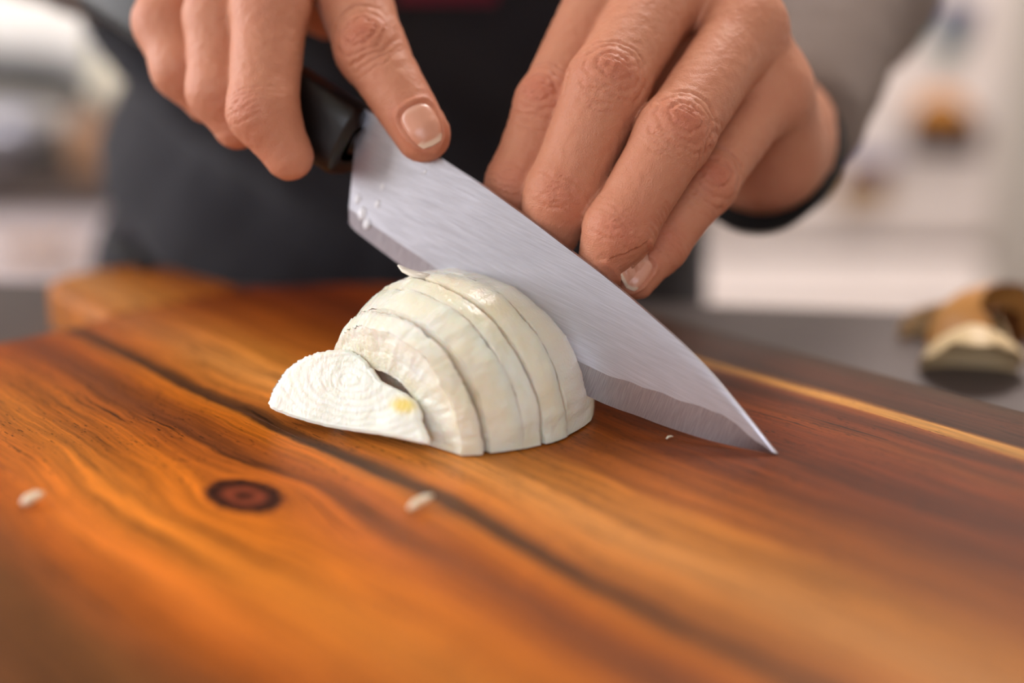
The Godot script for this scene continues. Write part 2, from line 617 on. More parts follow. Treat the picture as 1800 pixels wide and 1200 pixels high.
	var bowl := thing("mixing_bowl", "grey steel bowl under the arm of the white appliance", "bowl", Vector3(-0.67, -0.153, -1.78))
	st = begin()
	lathe(st, [Vector2(0.0, 0.004), Vector2(0.04, 0.002), Vector2(0.06, 0.02), Vector2(0.075, 0.05), Vector2(0.08, 0.075), Vector2(0.083, 0.076), Vector2(0.078, 0.05), Vector2(0.062, 0.015), Vector2(0.04, 0.0), Vector2(0.0, 0.0)], 32, Transform3D(Basis(), Vector3(-0.67, -0.153, -1.78)))
	obj("shell", done(st), mat(Color(0.62, 0.63, 0.68), 0.35, 0.6), bowl)
	var jar := thing("storage_jar", "small tan jar beside the steel bowl on the worktop", "jar", Vector3(-0.53, -0.154, -1.80))
	st = begin()
	lathe(st, [Vector2(0.0, 0.0), Vector2(0.028, 0.0), Vector2(0.032, 0.01), Vector2(0.032, 0.06), Vector2(0.026, 0.072), Vector2(0.0, 0.073)], 24, Transform3D(Basis(), Vector3(-0.53, -0.154, -1.80)))
	obj("body", done(st), mat(Color(0.6, 0.45, 0.33), 0.5), jar)
	st = begin()
	lathe(st, [Vector2(0.0, 0.073), Vector2(0.024, 0.073), Vector2(0.024, 0.083), Vector2(0.0, 0.085)], 20, Transform3D(Basis(), Vector3(-0.53, -0.154, -1.80)))
	obj("lid", done(st), mat(Color(0.5, 0.42, 0.36), 0.5), jar)
	var gar := thing("garlic_bulb", "pale round garlic bulb hanging beside the grey sleeve", "garlic", Vector3(-0.41, 0.0, -1.5))
	st = begin()
	var gc := Transform3D(Basis(), Vector3(-0.412, -0.012, -1.5))
	lathe(st, [Vector2(0.0, -0.026), Vector2(0.014, -0.024), Vector2(0.026, -0.012), Vector2(0.028, 0.002), Vector2(0.02, 0.018), Vector2(0.008, 0.03), Vector2(0.004, 0.05), Vector2(0.0, 0.052)], 20, gc)
	obj("bulb", done(st), mat(Color(0.85, 0.82, 0.74), 0.5), gar)
	st = begin()
	tube(st, PackedVector3Array([Vector3(-0.412, 0.03, -1.5), Vector3(-0.43, -0.01, -1.52), Vector3(-0.44, 0.1, -1.54), Vector3(-0.43, 0.8, -1.6), Vector3(-0.43, 1.55, -1.6)]), PackedFloat32Array([0.004, 0.012, 0.006, 0.003, 0.003]), 8)
	obj("stem", done(st), mat(Color(0.5, 0.47, 0.25), 0.7), gar)

func obj_thing(called: String, mesh: Mesh, m: Material, label: String, category: String, group := "") -> MeshInstance3D:
	var o := obj(called, mesh, m)
	tag(o, label, category, group)
	return o

# ------------------------------------------------------------------ board
func bp(u: float, w: float, y := 0.0) -> Vector3:
	return CORNER + GRAIN * u + ACROSS * w + Vector3(0, y, 0)

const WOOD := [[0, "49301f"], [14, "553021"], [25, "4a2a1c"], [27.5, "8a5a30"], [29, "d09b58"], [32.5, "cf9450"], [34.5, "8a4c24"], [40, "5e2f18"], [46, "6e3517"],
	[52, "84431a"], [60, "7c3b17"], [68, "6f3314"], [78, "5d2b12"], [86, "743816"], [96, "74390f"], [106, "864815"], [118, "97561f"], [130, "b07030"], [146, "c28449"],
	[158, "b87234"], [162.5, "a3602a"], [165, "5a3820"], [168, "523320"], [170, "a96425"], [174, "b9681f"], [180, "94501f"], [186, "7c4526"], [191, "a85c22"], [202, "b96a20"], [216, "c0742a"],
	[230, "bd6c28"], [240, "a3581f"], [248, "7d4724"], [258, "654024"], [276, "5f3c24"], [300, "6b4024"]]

func wood_image() -> Image:
	var W := 1536
	var H := 960
	var ramp := []
	for k in 1024:
		var w := 300.0 * k / 1023.0
		var i := 0
		while i < WOOD.size() - 2 and WOOD[i + 1][0] < w:
			i += 1
		var a: Array = WOOD[i]
		var b: Array = WOOD[i + 1]
		ramp.append(Color(a[1]).lerp(Color(b[1]), smoothstep(float(a[0]), float(b[0]), w)))
	var data := PackedByteArray()
	data.resize(W * H * 3)
	var n := noise
	var at := 0
	for y in H:
		var w := 300.0 * y / H
		var dw := w - 198.0
		for x in W:
			var u := 470.0 * x / W
			var du := (u - 194.7) / 1.5
			var r2 := du * du + dw * dw
			var ww := w
			var wave := n.get_noise_2d(u * 0.011, w * 0.012) * 3.6
			if r2 < 4200.0:
				ww = 198.0 + dw * (1.0 - 92.0 / (r2 + 46.0)) 
			ww += wave
			if w < 40.0:
				ww = w + wave * 0.25
			var broad := n.get_noise_2d(u * 0.006 + 40.0, ww * 0.16)
			var streak := n.get_noise_2d(u * 0.016 + 9.0, ww * 0.55 + 50.0)
			var fine := n.get_noise_2d(u * 0.05 + 90.0, ww * 1.7)
			var c: Color = ramp[clampi(int((ww + broad * 3.0) * 3.41), 0, 1023)]
			var k := 1.0 + broad * 0.22 + streak * 0.2 + fine * 0.11
			# dark mineral streaks, short pores
			var s := n.get_noise_2d(u * 0.009 + 200.0, ww * 0.3 + 7.0)
			if s > 0.42:
				k *= 1.0 - minf((s - 0.42) * 2.6, 0.5)
			var pore := n.get_noise_2d(u * 0.13 + 300.0, ww * 1.5)
			var many := n.get_noise_2d(u * 0.02 + 400.0, ww * 0.12 + 3.0) * 0.28
			if pore > 0.42 - many:
				k *= 1.0 - minf((pore - 0.42 + many) * 2.2, 0.62)
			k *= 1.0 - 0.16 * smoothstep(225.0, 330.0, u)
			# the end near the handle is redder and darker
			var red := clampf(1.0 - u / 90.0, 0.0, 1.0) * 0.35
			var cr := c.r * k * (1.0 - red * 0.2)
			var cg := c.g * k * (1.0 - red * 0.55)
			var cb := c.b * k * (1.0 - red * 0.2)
			if r2 < 110.0:
				var r := sqrt(r2) + n.get_noise_2d(u * 0.3, w * 0.3) * 1.2
				var ring := 0.72 + 0.28 * cos(r * 1.15 + 2.6)
				var t := 1.0 - smoothstep(7.0, 9.3, r)
				var edge := exp(-(r - 7.6) * (r - 7.6) / 1.6)
				var kr := 0.44 * ring + 0.03 - edge * 0.16
				cr = lerpf(cr, kr, t)
				cg = lerpf(cg, kr * 0.48, t)
				cb = lerpf(cb, kr * 0.34, t)
			data[at] = clampi(int(cr * 255.0), 4, 255)
			data[at + 1] = clampi(int(cg * 255.0), 3, 255)
			data[at + 2] = clampi(int(cb * 255.0), 2, 255)
			at += 3
	var img := Image.create_from_data(W, H, false, Image.FORMAT_RGB8, data)
	img.generate_mipmaps()
	return img

func cutting_board() -> void:
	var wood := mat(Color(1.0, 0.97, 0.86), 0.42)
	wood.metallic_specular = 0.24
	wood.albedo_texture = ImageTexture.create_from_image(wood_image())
	wood.heightmap_enabled = true
	wood.heightmap_texture = grain_tex(0.02, 256, 1, 4, 4)
	wood.heightmap_scale = 0.008
	var board := thing("cutting_board", "oiled acacia cutting board with a handle under the sliced onion", "cutting board", bp(0.2, 0.14, -BOARD_T))
	var outline := PackedVector2Array()
	for q in [[0.47, 0.0], [0.165, 0.0], [0.125, 0.002], [0.095, 0.008], [0.068, 0.02], [0.045, 0.038], [0.028, 0.058], [0.0155, 0.078], [0.008, 0.0885],
			[0.016, 0.1515], [0.0205, 0.158], [0.023, 0.172], [0.025, 0.192], [0.03, 0.245], [0.034, 0.268], [0.044, 0.284], [0.06, 0.29], [0.47, 0.29]]:
		outline.append(Vector2(q[0], q[1]))
	var place := Transform3D(Basis(GRAIN, ACROSS, Vector3.UP), CORNER)
	var uvf := func(p: Vector2) -> Vector2: return Vector2(p.x / 0.47, p.y / 0.3)
	var cuts := [-0.01, 0.0265, 0.0335, 0.0905, 0.1665, 0.2345, 0.30]
	for k in 6:
		var strip := PackedVector2Array([Vector2(-0.01, cuts[k]), Vector2(0.5, cuts[k]), Vector2(0.5, cuts[k + 1]), Vector2(-0.01, cuts[k + 1])])
		var pieces := Geometry2D.intersect_polygons(outline, strip)
		var st := begin()
		for p in pieces:
			slab(st, p, BOARD_T, 0.00004, place, uvf)
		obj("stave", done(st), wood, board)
	# the handle with its cord hole
	var hp := PackedVector2Array([Vector2(0.0082, 0.0889), Vector2(-0.02, 0.0925), Vector2(-0.030, 0.0935), Vector2(-0.044, 0.094), Vector2(-0.054, 0.098), Vector2(-0.059, 0.108), Vector2(-0.062, 0.121), Vector2(-0.059, 0.134), Vector2(-0.054, 0.143), Vector2(-0.044, 0.147), Vector2(-0.04, 0.149), Vector2(0.0158, 0.1512)])
	var hst := begin()
	var huv := func(p: Vector2) -> Vector2: return Vector2((0.12 - p.x * 1.2) / 0.47, (p.y + 0.009) / 0.3)
	slab(hst, hp, BOARD_T, 0.003, place, huv)
	obj("handle", done(hst), wood, board)
	var cord := begin()
	tube(cord, PackedVector3Array([bp(-0.045, 0.106, -0.01), bp(-0.045, 0.106, 0.003), bp(-0.072, 0.108, 0.007), bp(-0.082, 0.1, 0.004), bp(-0.1, 0.088, -0.012), bp(-0.115, 0.08, -0.02)]), PackedFloat32Array([0.003, 0.0033, 0.0034, 0.0032, 0.003, 0.003]), 8)
	var cm := obj("hanging_cord", done(cord), mat(Color(0.05, 0.04, 0.045), 0.8), board)
	cm.set_meta("label", "dark cord through the handle")

# ------------------------------------------------------------------ onion
func onion_material() -> StandardMaterial3D:
	var m := mat(Color.WHITE, 0.26)
	m.vertex_color_use_as_albedo = true
	m.subsurf_scatter_enabled = true
	m.subsurf_scatter_strength = 0.3
	relief(m, grain_tex(0.05, 256, 1, 1, 4), 0.012, 60.0)
	return m

func onion_color(r: float, phi: float, n: float) -> Color:
	var c := Color(0.82, 0.72, 0.52)
	var v := 0.8 * noise.get_noise_3d(r * 2.0, phi * 1.6, n * 60.0) + 0.22 * noise.get_noise_3d(r * 9.0, phi * 12.0, n * 300.0)
	c = c.lerp(Color(0.82, 0.80, 0.73), clampf(0.55 + v, 0.0, 1.0))
	return c

# n0 is the cut face towards the camera, n1 the far one
func onion_slice(n0: float, n1: float, sd: float, inner: float, ribs: float) -> ArrayMesh:
	var st := begin()
	var np := 150
	var nt := 9
	var o := noise
	var rim := func(ph: float, n: float, t: float) -> Vector3:
		var s := sqrt(maxf(0.0, 1.0 - n * n / (ONION_R.z * ONION_R.z)))
		var rib := ribs * (0.15 + 0.85 * smoothstep(1.5, 2.0, ph)) * 0.00030 * sin(ph * 100.0 + 2.0 * sin(ph * 7.0 + sd)) + 0.0008 * o.get_noise_2d(ph * 2.2 + sd * 9.0, n * 60.0) + 0.0002 * o.get_noise_2d(ph * 5.0 + sd, n * 500.0)
		rib += 0.00022 * o.get_noise_2d(ph * 12.0, sd * 5.0 + n * 40.0)
		var worn := 1.0 - 0.0035 * (pow(absf(t * 2.0 - 1.0), 6.0))
		var foot := o.get_noise_2d(sd * 3.0, n * 90.0) * 0.0
		var c := cos(ph)
		var h := sin(ph)
		if c < 0.0:
			c = -0.64 * pow(-c, 2.0 / 2.6)
			h = pow(h, 2.0 / 2.6)
		return Vector3((ONION_R.x * s + rib) * worn * c, maxf((ONION_R.y * s + rib) * worn * h + foot, 0.0002), n)
	var wob := func(ph: float, r: float, side: float) -> float:
		return 0.0005 * o.get_noise_2d(ph * 3.0 + sd * 4.0 + side * 20.0, r * 3.0) + 0.00025 * o.get_noise_2d(ph * 13.0 + side * 9.0, r * 2.0 + sd)
	var pts := PackedVector3Array()
	var cols := PackedColorArray()
	for i in np + 1:
		var ph := PI * i / np
		for j in nt:
			var t := float(j) / (nt - 1)
			var n: float = lerpf(n0, n1, t) + wob.call(ph, 1.0, 0.0 if t < 0.5 else 1.0) * absf(t * 2.0 - 1.0)
			pts.append(rim.call(ph, n, t))
			cols.append(onion_color(1.0, ph, n))
	sheet(st, pts, np + 1, nt, false, 1, PackedVector2Array(), cols)
	# cut faces with their layers
	var nr := 44
	for side in 2:
		var nf := n0 if side == 0 else n1
		pts = PackedVector3Array()
		cols = PackedColorArray()
		for i in np + 1:
			var ph := PI * i / np
			var edge: Vector3 = rim.call(ph, nf, float(side))
			for j in nr + 1:
				var r := lerpf(inner, 1.0, float(j) / nr)
				var lay := r * 6.4 + 0.25 * o.get_noise_2d(cos(ph) * 1.4 + sd, sin(ph) * 1.4 + r)
				var groove := pow(absf(sin(lay * PI)), 0.5)
				var d: float = (groove - 1.0) * 0.00022 * smoothstep(0.02, 0.12, 1.0 - r) + wob.call(ph, r, float(side)) * (0.3 + 0.7 * r)
				var q := Vector3(edge.x * r, edge.y * r, nf + (d if side == 0 else -d))
				q.y = maxf(q.y, 0.0002)
				pts.append(q)
				var c := onion_color(r, ph, nf)
				var core := Vector2((q.x - 0.0118) * 0.8, (q.y - 0.0065) * 0.6).length()
				c = c.lerp(Color(0.66, 0.55, 0.07), (1.0 - smoothstep(0.0015, 0.0048, core)) * 0.9)
				cols.append(c)
		sheet(st, pts, np + 1, nr + 1, side == 1, 2 + side, PackedVector2Array(), cols)
	# the flat underside on the board
	st.set_smooth_group(-1)
	st.set_color(Color(0.8, 0.76, 0.66))
	var s0 := ONION_R.x * sqrt(1.0 - n0 * n0 / (ONION_R.z * ONION_R.z))
	var s1 := ONION_R.x * sqrt(maxf(0.0, 1.0 - n1 * n1 / (ONION_R.z * ONION_R.z)))
	if inner == 0.0:
		quad(st, Vector3(s0, 0.0002, n0), Vector3(-s0 * 0.64, 0.0002, n0), Vector3(-s1 * 0.64, 0.0002, n1), Vector3(s1, 0.0002, n1))
	else:   # only the outer layers are left: an arch with an inner wall and two feet
		for f: float in [1.0, -0.64]:
			quad(st, Vector3(s0 * f, 0.0002, n0), Vector3(s0 * f * inner, 0.0002, n0), Vector3(s1 * f * inner, 0.0002, n1), Vector3(s1 * f, 0.0002, n1))
		pts = PackedVector3Array()
		cols = PackedColorArray()
		for i in np + 1:
			var ph := PI * i / np
			for j in 5:
				var t := j / 4.0
				var q: Vector3 = rim.call(ph, lerpf(n0, n1, t), t)
				pts.append(Vector3(q.x * inner, maxf(q.y * inner, 0.0002), q.z))
				cols.append(onion_color(0.6, ph, q.z))
		sheet(st, pts, np + 1, 5, true, 4, PackedVector2Array(), cols)
	return done(st)

func onion() -> void:
	var m := onion_material()
	var frame := Basis(Vector3(cos(ONION_TURN), 0, sin(ONION_TURN)), Vector3.UP, Vector3(-sin(ONION_TURN), 0, cos(ONION_TURN)))
	var rows := [[0.0266, 0.0226, 0.0004, "foremost standing onion slice, bright white with fine ribs on its rim", 0.0],
		[0.0217, 0.0139, 0.0, "broad pale onion slice directly behind the ribbed foremost slice", -0.9],
		[0.0132, 0.0082, 0.0, "thin onion slice third in the row, before the dark gap", -0.5],
		[0.0064, -0.0019, 0.0, "tall onion slice behind the gap, next to the uncut piece", -0.1]]
	var k := 0
	for r: Array in rows:
		var o := obj_thing("onion_slice", onion_slice(r[0], r[1], 1.0 + k * 3.7, 0.60 if k == 0 else 0.0, 1.0 if k == 0 else 0.2), m, r[3], "onion", "standing slices of the halved onion")
		var turn := deg_to_rad(r[4])
		var pivot := frame * Vector3(-ONION_R.x * 0.8, 0, 0)
		var b := Basis(Vector3.UP, -turn)
		o.transform = Transform3D(b * frame, ONION_AT + pivot - b * pivot + Vector3(0, 0.0003, 0) + frame.z * r[2])
		if k == 3:
			# a thin flake sticking up from the crown of the slice
			var st := begin()
			tube(st, PackedVector3Array([Vector3(-0.003, 0.0375, 0.0045), Vector3(-0.0065, 0.0382, 0.006), Vector3(-0.0095, 0.0392, 0.0072), Vector3(-0.0112, 0.0404, 0.0078)]), PackedFloat32Array([0.0024, 0.0022, 0.0016, 0.0005]), 10, 0.4)
			obj("flake", done(st), mat(Color(0.9, 0.88, 0.82), 0.3), o)
		k += 1
	var rest := obj_thing("onion_half", onion_slice(-0.0028, -0.0392, 17.0, 0.0, 0.2), m, "uncut remainder of the halved onion around the knife blade", "onion")
	rest.transform = Transform3D(frame, ONION_AT + Vector3(0, 0.0003, 0))
	fallen_slice(m)

func fallen_slice(m: Material) -> void:
	var poly := PackedVector2Array()
	for q in [[-2.7, 1.8], [-2.7, 4.4], [-2.5, 6.4], [-1.9, 8.5], [-1.2, 10.4], [0.1, 12.2], [1.8, 14.1], [4.2, 16.0], [7.2, 17.6], [10.6, 18.8], [14.1, 19.8], [17.2, 20.4], [21.1, 19.6], [24.6, 18.2], [27.5, 16.3], [30.5, 13.9], [35.4, 12.7], [39.6, 11.8], [43.0, 10.3], [45.6, 7.9], [46.4, 5.6], [48.6, 3.3], [50.2, 1.5], [50.3, 0.1], [47.8, -0.0], [41.5, 0.0], [34.4, -0.2], [27.2, -0.7], [17.9, -1.0], [8.2, -0.7], [2.0, 0.0], [-1.4, 0.6]]:
		poly.append(Vector2(q[0], q[1]) * 0.001)
	# finer outline with the small teeth the knife left on the outer rim
	var fine := PackedVector2Array()
	for i in poly.size():
		var a := poly[i]
		var b := poly[(i + 1) % poly.size()]
		for k in 5:
			fine.append(a.lerp(b, k / 5.0))
	var n := fine.size()
	var c := Vector2(0.0215, 0.0085)
	var ring_at := Vector2(0.0221, 0.0124)
	var place := Transform3D(Basis(Vector3(0.8564, -0.0040, 0.5163), Vector3(0.2669, 0.8594, -0.4361), Vector3(-0.4420, 0.5113, 0.7370)), Vector3(-0.0648, 0.0038, -0.3666))
	var st := begin()
	var nr := 40
	var top := PackedVector3Array()
	var cols := PackedColorArray()
	var rim := PackedVector2Array()
	for i in n + 1:
		var q := fine[i % n]
		var d := q - c
		var tooth := 0.0
		if i % n < 70:
			tooth = 0.0007 * noise.get_noise_1d((i % n) * 0.55) + 0.0003 * noise.get_noise_1d((i % n) * 1.3 + 50.0)
		else:
			tooth = 0.0003 * noise.get_noise_1d((i % n) * 0.35)
		rim.append(q + d.normalized() * tooth)
	for i in n + 1:
		for j in nr + 1:
			var r := float(j) / nr
			var q := c.lerp(rim[i], r)
			var f := q - ring_at
			var el := sqrt(f.x * f.x * 0.5 + f.y * f.y * 1.9) * 1000.0
			var lay := el * 0.42 + 0.35 * noise.get_noise_2d(q.x * 90.0, q.y * 90.0)
			var z := -0.00006 * exp(-pow((lay - roundf(lay)) * 6.0, 2.0)) * (1.0 - smoothstep(0.9, 1.0, r))
			z += 0.0004 * noise.get_noise_2d(q.x * 50.0 + 5.0, q.y * 50.0) + 0.00004 * noise.get_noise_2d(q.x * 500.0, q.y * 260.0)
			z -= 0.0005 * smoothstep(0.93, 1.0, r)
			top.append(place * Vector3(q.x, q.y, z))
			var col := onion_color(r, el * 0.3, 0.02)
			col = col.lerp(Color(0.80, 0.78, 0.73), 0.5)
			col = col.lerp(Color(0.66, 0.62, 0.52), 0.45 * exp(-pow((lay - roundf(lay)) * 5.0, 2.0)) * (1.0 - smoothstep(0.85, 1.0, r)))
			var y := Vector2((q.x - 0.0401) * 0.8, (q.y - 0.0085) * 1.5).length()
			col = col.lerp(Color(0.74, 0.52, 0.05), (1.0 - smoothstep(0.0010, 0.0048, y)) * 0.9)
			cols.append(col)
	sheet(st, top, n + 1, nr + 1, true, 1, PackedVector2Array(), cols)
	# rim and underside
	var side := PackedVector3Array()
	var scol := PackedColorArray()
	for i in n + 1:
		var q := rim[i]
		var d := (q - c).normalized()
		for row in 6:
			var t := row / 5.0
			var z := -0.0005 - 0.0027 * t
			var grow := -0.0012 * t + 0.0005 * sin(t * PI)
			side.append(place * Vector3(q.x + d.x * grow, q.y + d.y * grow, z))
			scol.append(Color(0.82, 0.79, 0.72))
		side.append(place * Vector3(c.x, c.y, -0.0033))
		scol.append(Color(0.82, 0.79, 0.72))
	sheet(st, side, n + 1, 7, true, 2, PackedVector2Array(), scol)
	obj_thing("onion_slice", done(st), m, "fallen onion slice lying cut face up with a yellow core", "onion")

func scraps() -> void:
	var m := mat(Color(0.85, 0.8, 0.7), 0.35)
	m.subsurf_scatter_enabled = true
	m.subsurf_scatter_strength = 0.2
	# root fibres between the fallen slice and the foremost one
	var root := thing("onion_root", "torn brownish root tuft between the fallen and foremost slices", "onion scrap", Vector3(-0.0205, 0.0003, -0.354))
	var rng := RandomNumberGenerator.new()
	rng.seed = 5
	for k in 9:
		var st := begin()
		var a := Vector3(-0.0235 + 0.0009 * (k % 5), 0.0009, -0.3575 + 0.0011 * (k % 4) + 0.0003 * k)
		var d := Vector3(rng.randf_range(0.0012, 0.0034), rng.randf_range(0.001, 0.0034), rng.randf_range(0.0, 0.0022))
		tube(st, PackedVector3Array([a, a + d * 0.5 + Vector3(0, 0.0006, 0), a + d]), PackedFloat32Array([0.0007, 0.0009, 0.0005]), 7)
		obj("fibre", done(st), mat(Color(0.72, 0.6, 0.45) if k % 2 else Color(0.5, 0.36, 0.22), 0.6), root)
	var rows := [[Vector3(-0.0235, 0.0012, -0.3035), Vector3(-0.0185, 0.0024, -0.3085), 0.0012, "thin translucent onion sliver on the board before the slices"],
		[Vector3(-0.1125, 0.0016, -0.3055), Vector3(-0.1098, 0.002, -0.311), 0.0016, "small pale onion crumb at the near edge of the board past the knot"],
		[Vector3(0.0405, 0.0006, -0.353), Vector3(0.0425, 0.0007, -0.3545), 0.0004, "tiny white onion fleck under the knife edge"]]
	for r: Array in rows:
		var st := begin()
		var a: Vector3 = r[0]
		var b: Vector3 = r[1]
		tube(st, PackedVector3Array([a, a.lerp(b, 0.3) + Vector3(0, 0.0004, 0), a.lerp(b, 0.7) + Vector3(0, 0.0003, 0), b]), PackedFloat32Array([r[2] * 0.6, r[2], r[2] * 0.95, r[2] * 0.4]), 10, 0.7)
		obj_thing("onion_scrap", done(st), m, r[3], "onion scrap")
	# peel at the far right of the table
	var tan := mat(Color(0.86, 0.76, 0.58), 0.5)
	tan.backlight_enabled = true
	tan.backlight = Color(0.3, 0.22, 0.1)
	var brown := mat(Color(0.74, 0.52, 0.27), 0.5)
	var peel := thing("onion_peel", "golden brown cupped onion skin on the table past the board", "onion peel", Vector3(0.184, TABLE_Y, -0.53))
	var shells := [[Transform3D(Basis.from_euler(Vector3(1.0, 0.5, -0.35)), Vector3(0.1798, -0.0162, -0.5108)), 0.0235, brown, "skin"], [Transform3D(Basis.from_euler(Vector3(1.15, 0.4, -0.2)), Vector3(0.1776, -0.0158, -0.5068)), 0.0135, mat(Color(0.42, 0.24, 0.1), 0.6), "inner_skin"]]
	for s: Array in shells:
		var st := begin()
		cup(st, s[0], s[1], 0.5, 2.0)
		obj(s[3], done(st), s[2], peel)
	var peel2 := thing("onion_peel", "cream coloured onion skin lying nearest the board's dark edge", "onion peel", Vector3(0.168, TABLE_Y, -0.52))
	var st2 := begin()
	cup(st2, Transform3D(Basis.from_euler(Vector3(0.7, -0.3, 0.3)), Vector3(0.1628, -0.0203, -0.5097)), 0.020, 0.3, 1.9)
	obj("skin", done(st2), tan, peel2)
	st2 = begin()
	cup(st2, Transform3D(Basis.from_euler(Vector3(2.6, 0.3, 0.2)), Vector3(0.1592, -0.0188, -0.4686)), 0.019, 0.2, 1.2)
	obj("loose_flap", done(st2), tan, peel2)
	var leaf := begin()
	var pts := PackedVector3Array()
	for i in 7:
		for j in 5:
			var t := i / 6.0
			var w := (j - 2) * 0.004 * sin(PI * clampf(t * 0.95 + 0.03, 0.0, 1.0))
			pts.append(Vector3(0.172 + 0.026 * t, TABLE_Y + 0.0022 + 0.003 * sin(t * PI) - absf(w) * 0.2, -0.452 + w - 0.008 * t))
	sheet(leaf, pts, 7, 5, false)
	for i in pts.size():
		pts[i] -= Vector3(0, 0.0005, 0)
	sheet(leaf, pts, 7, 5, true)
	obj_thing("herb_leaf", done(leaf), mat(Color(0.16, 0.26, 0.05), 0.6), "green herb leaf on the table below the onion skins", "leaf")

# a torn, wavy cup of skin with some thickness
func cup(st: SurfaceTool, x: Transform3D, r: float, lo: float, hi: float) -> void:
	for pass_ in 2:
		var pts := PackedVector3Array()
		for i in 33:
			var a := TAU * i / 32
			for j in 12:
				var t := j / 11.0 * (hi + 0.25 * noise.get_noise_2d(cos(a) * 2.0 + lo * 9.0, sin(a) * 2.0))
				var rr := (r - 0.0006 * pass_) * (1.0 + 0.06 * sin(a * 3.0 + lo * 7.0) * t)
				pts.append(x * Vector3(cos(a) * sin(t) * rr, -cos(t) * rr, sin(a) * sin(t) * rr))
		sheet(st, pts, 33, 12, pass_ == 0)

# ------------------------------------------------------------------ knife
func knife() -> void:
	var n := Vector3(-0.4637, 0.1564, 0.8721)
	var ex := Vector3(0.8119, -0.3191, 0.4889)
	var ey := Vector3(0.3548, 0.9347, 0.0210)
	var tip := Vector3(0.0677, 0.0, -0.3421)
	var place := Transform3D(Basis(ex, ey, n), tip + Vector3(0, 0.0004, 0))
	var spine := []
	for q in [[-152.2, 33.9], [-137.8, 32.7], [-122.4, 30.4], [-105.6, 28.7], [-95.2, 27.2], [-84.9, 25.5], [-74.7, 23.6], [-64.6, 21.8], [-54.7, 19.7], [-44.6, 17.2], [-34.6, 14.5], [-24.5, 11.1], [-16.1, 7.5], [-7.6, 3.6], [-2.2, 1.0], [-0.1, 0.1]]:
		spine.append(Vector2(q[0], q[1]) * 0.001)
	var edge := []
	for q in [[-142.6, 0.9], [-139.8, -0.2], [-133.9, -1.2], [-119.9, -3.3], [-100.0, -6.6], [-80.0, -9.3], [-65.0, -10.6], [-52.0, -10.6], [-45.0, -10.0], [-38.3, -8.9], [-31.5, -8.0], [-25.0, -6.9], [-17.1, -5.3], [-9.5, -3.2], [-3.6, -1.4], [0.1, -0.1]]:
		edge.append(Vector2(q[0], q[1]) * 0.001)
	var along := func(line: Array, t: float) -> Vector2:
		var f := t * (line.size() - 1)
		var i := mini(int(f), line.size() - 2)
		var p0: Vector2 = line[maxi(i - 1, 0)]
		var p3: Vector2 = line[mini(i + 2, line.size() - 1)]
		return (line[i] as Vector2).cubic_interpolate(line[i + 1], p0, p3, f - i)
	var k := thing("chef_knife", "steel kitchen knife with a black handle cutting through the onion", "knife", Vector3.ZERO)
	var steel := mat(Color(0.80, 0.805, 0.85), 0.34, 1.0)
	steel.albedo_texture = grain_tex(0.05, 256, 1, 4, 3, 0.88, 1.0, 9)
	steel.normal_enabled = true
	steel.normal_texture = grain_tex(0.03, 256, 1, 4, 4, 0, 1, 3, true, 2.0)
	steel.normal_scale = 0.16
	steel.uv1_scale = Vector3(1.0, 1.0, 1)
	var ground := mat(Color(0.72, 0.71, 0.74), 0.40, 1.0)
	ground.albedo_texture = grain_tex(0.05, 256, 4, 1, 3, 0.82, 1.0, 19)
	ground.normal_enabled = true
	ground.normal_texture = grain_tex(0.03, 256, 4, 1, 4, 0, 1, 5, true, 2.0)
	ground.normal_scale = 0.12
	var ns := 160
	var half := 0.0012
	for side in [1.0, -1.0]:
		pass
	var flat := begin()
	var bevel := begin()
	for side in [1.0, -1.0]:
		var pf := PackedVector3Array()
		var uf := PackedVector2Array()
		var pb := PackedVector3Array()
		var ub := PackedVector2Array()
		for i in ns + 1:
			var t := float(i) / ns
			var s: Vector2 = along.call(spine, t)
			var e: Vector2 = along.call(edge, t)
			var wide := (s - e).length()
			# the grind line: low at the heel, about 8 mm above the edge, running out at the spine near the tip
			var bw := minf(lerpf(0.0045, 0.0083, smoothstep(0.0, 0.45, t)), wide * 0.62)
			bw += 0.0002 * sin(t * 70.0) * smoothstep(0.4, 0.6, t)
			var g := e + (s - e) * (bw / maxf(wide, 1e-6))
			var hs := half * lerpf(1.0, 0.55, t)
			var hg := 0.00105 * lerpf(1.0, 0.62, t)
			for j in 7:
				var f := j / 6.0
				var p := s.lerp(g, f)
				var h := lerpf(hs, hg, f)
				if j == 0:
					h -= 0.00012
				pf.append(place * Vector3(p.x, p.y - (0.0001 if j == 1 else 0.0), side * h))
				uf.append(Vector2(p.x * 5.0 + p.y * 1.2, p.y * 45.0))
			for j in 5:
				var f := j / 4.0
				var p := g.lerp(e, f)
				pb.append(place * Vector3(p.x, p.y, side * lerpf(hg, 0.00004, f)))
				ub.append(Vector2(p.x * 60.0, p.y * 10.0))
		sheet(flat, pf, ns + 1, 7, side < 0.0, 1 if side > 0 else 2, uf)
		sheet(bevel, pb, ns + 1, 5, side < 0.0, 1 if side > 0 else 2, ub)
	# spine
	var ps := PackedVector3Array()
	var us := PackedVector2Array()
	for i in ns + 1:
		var t := float(i) / ns
		var s: Vector2 = along.call(spine, t)
		var hs := half * lerpf(1.0, 0.55, t) - 0.00012
		for z in [-1.0, 1.0]:
			ps.append(place * Vector3(s.x, s.y, z * hs))
			us.append(Vector2(s.x * 8.0, z))
	sheet(flat, ps, ns + 1, 2, false, 3, us)
	# heel
	flat.set_smooth_group(-1)
	flat.set_uv(Vector2.ZERO)
	var h0: Vector2 = spine[0]
	var h1: Vector2 = edge[0]
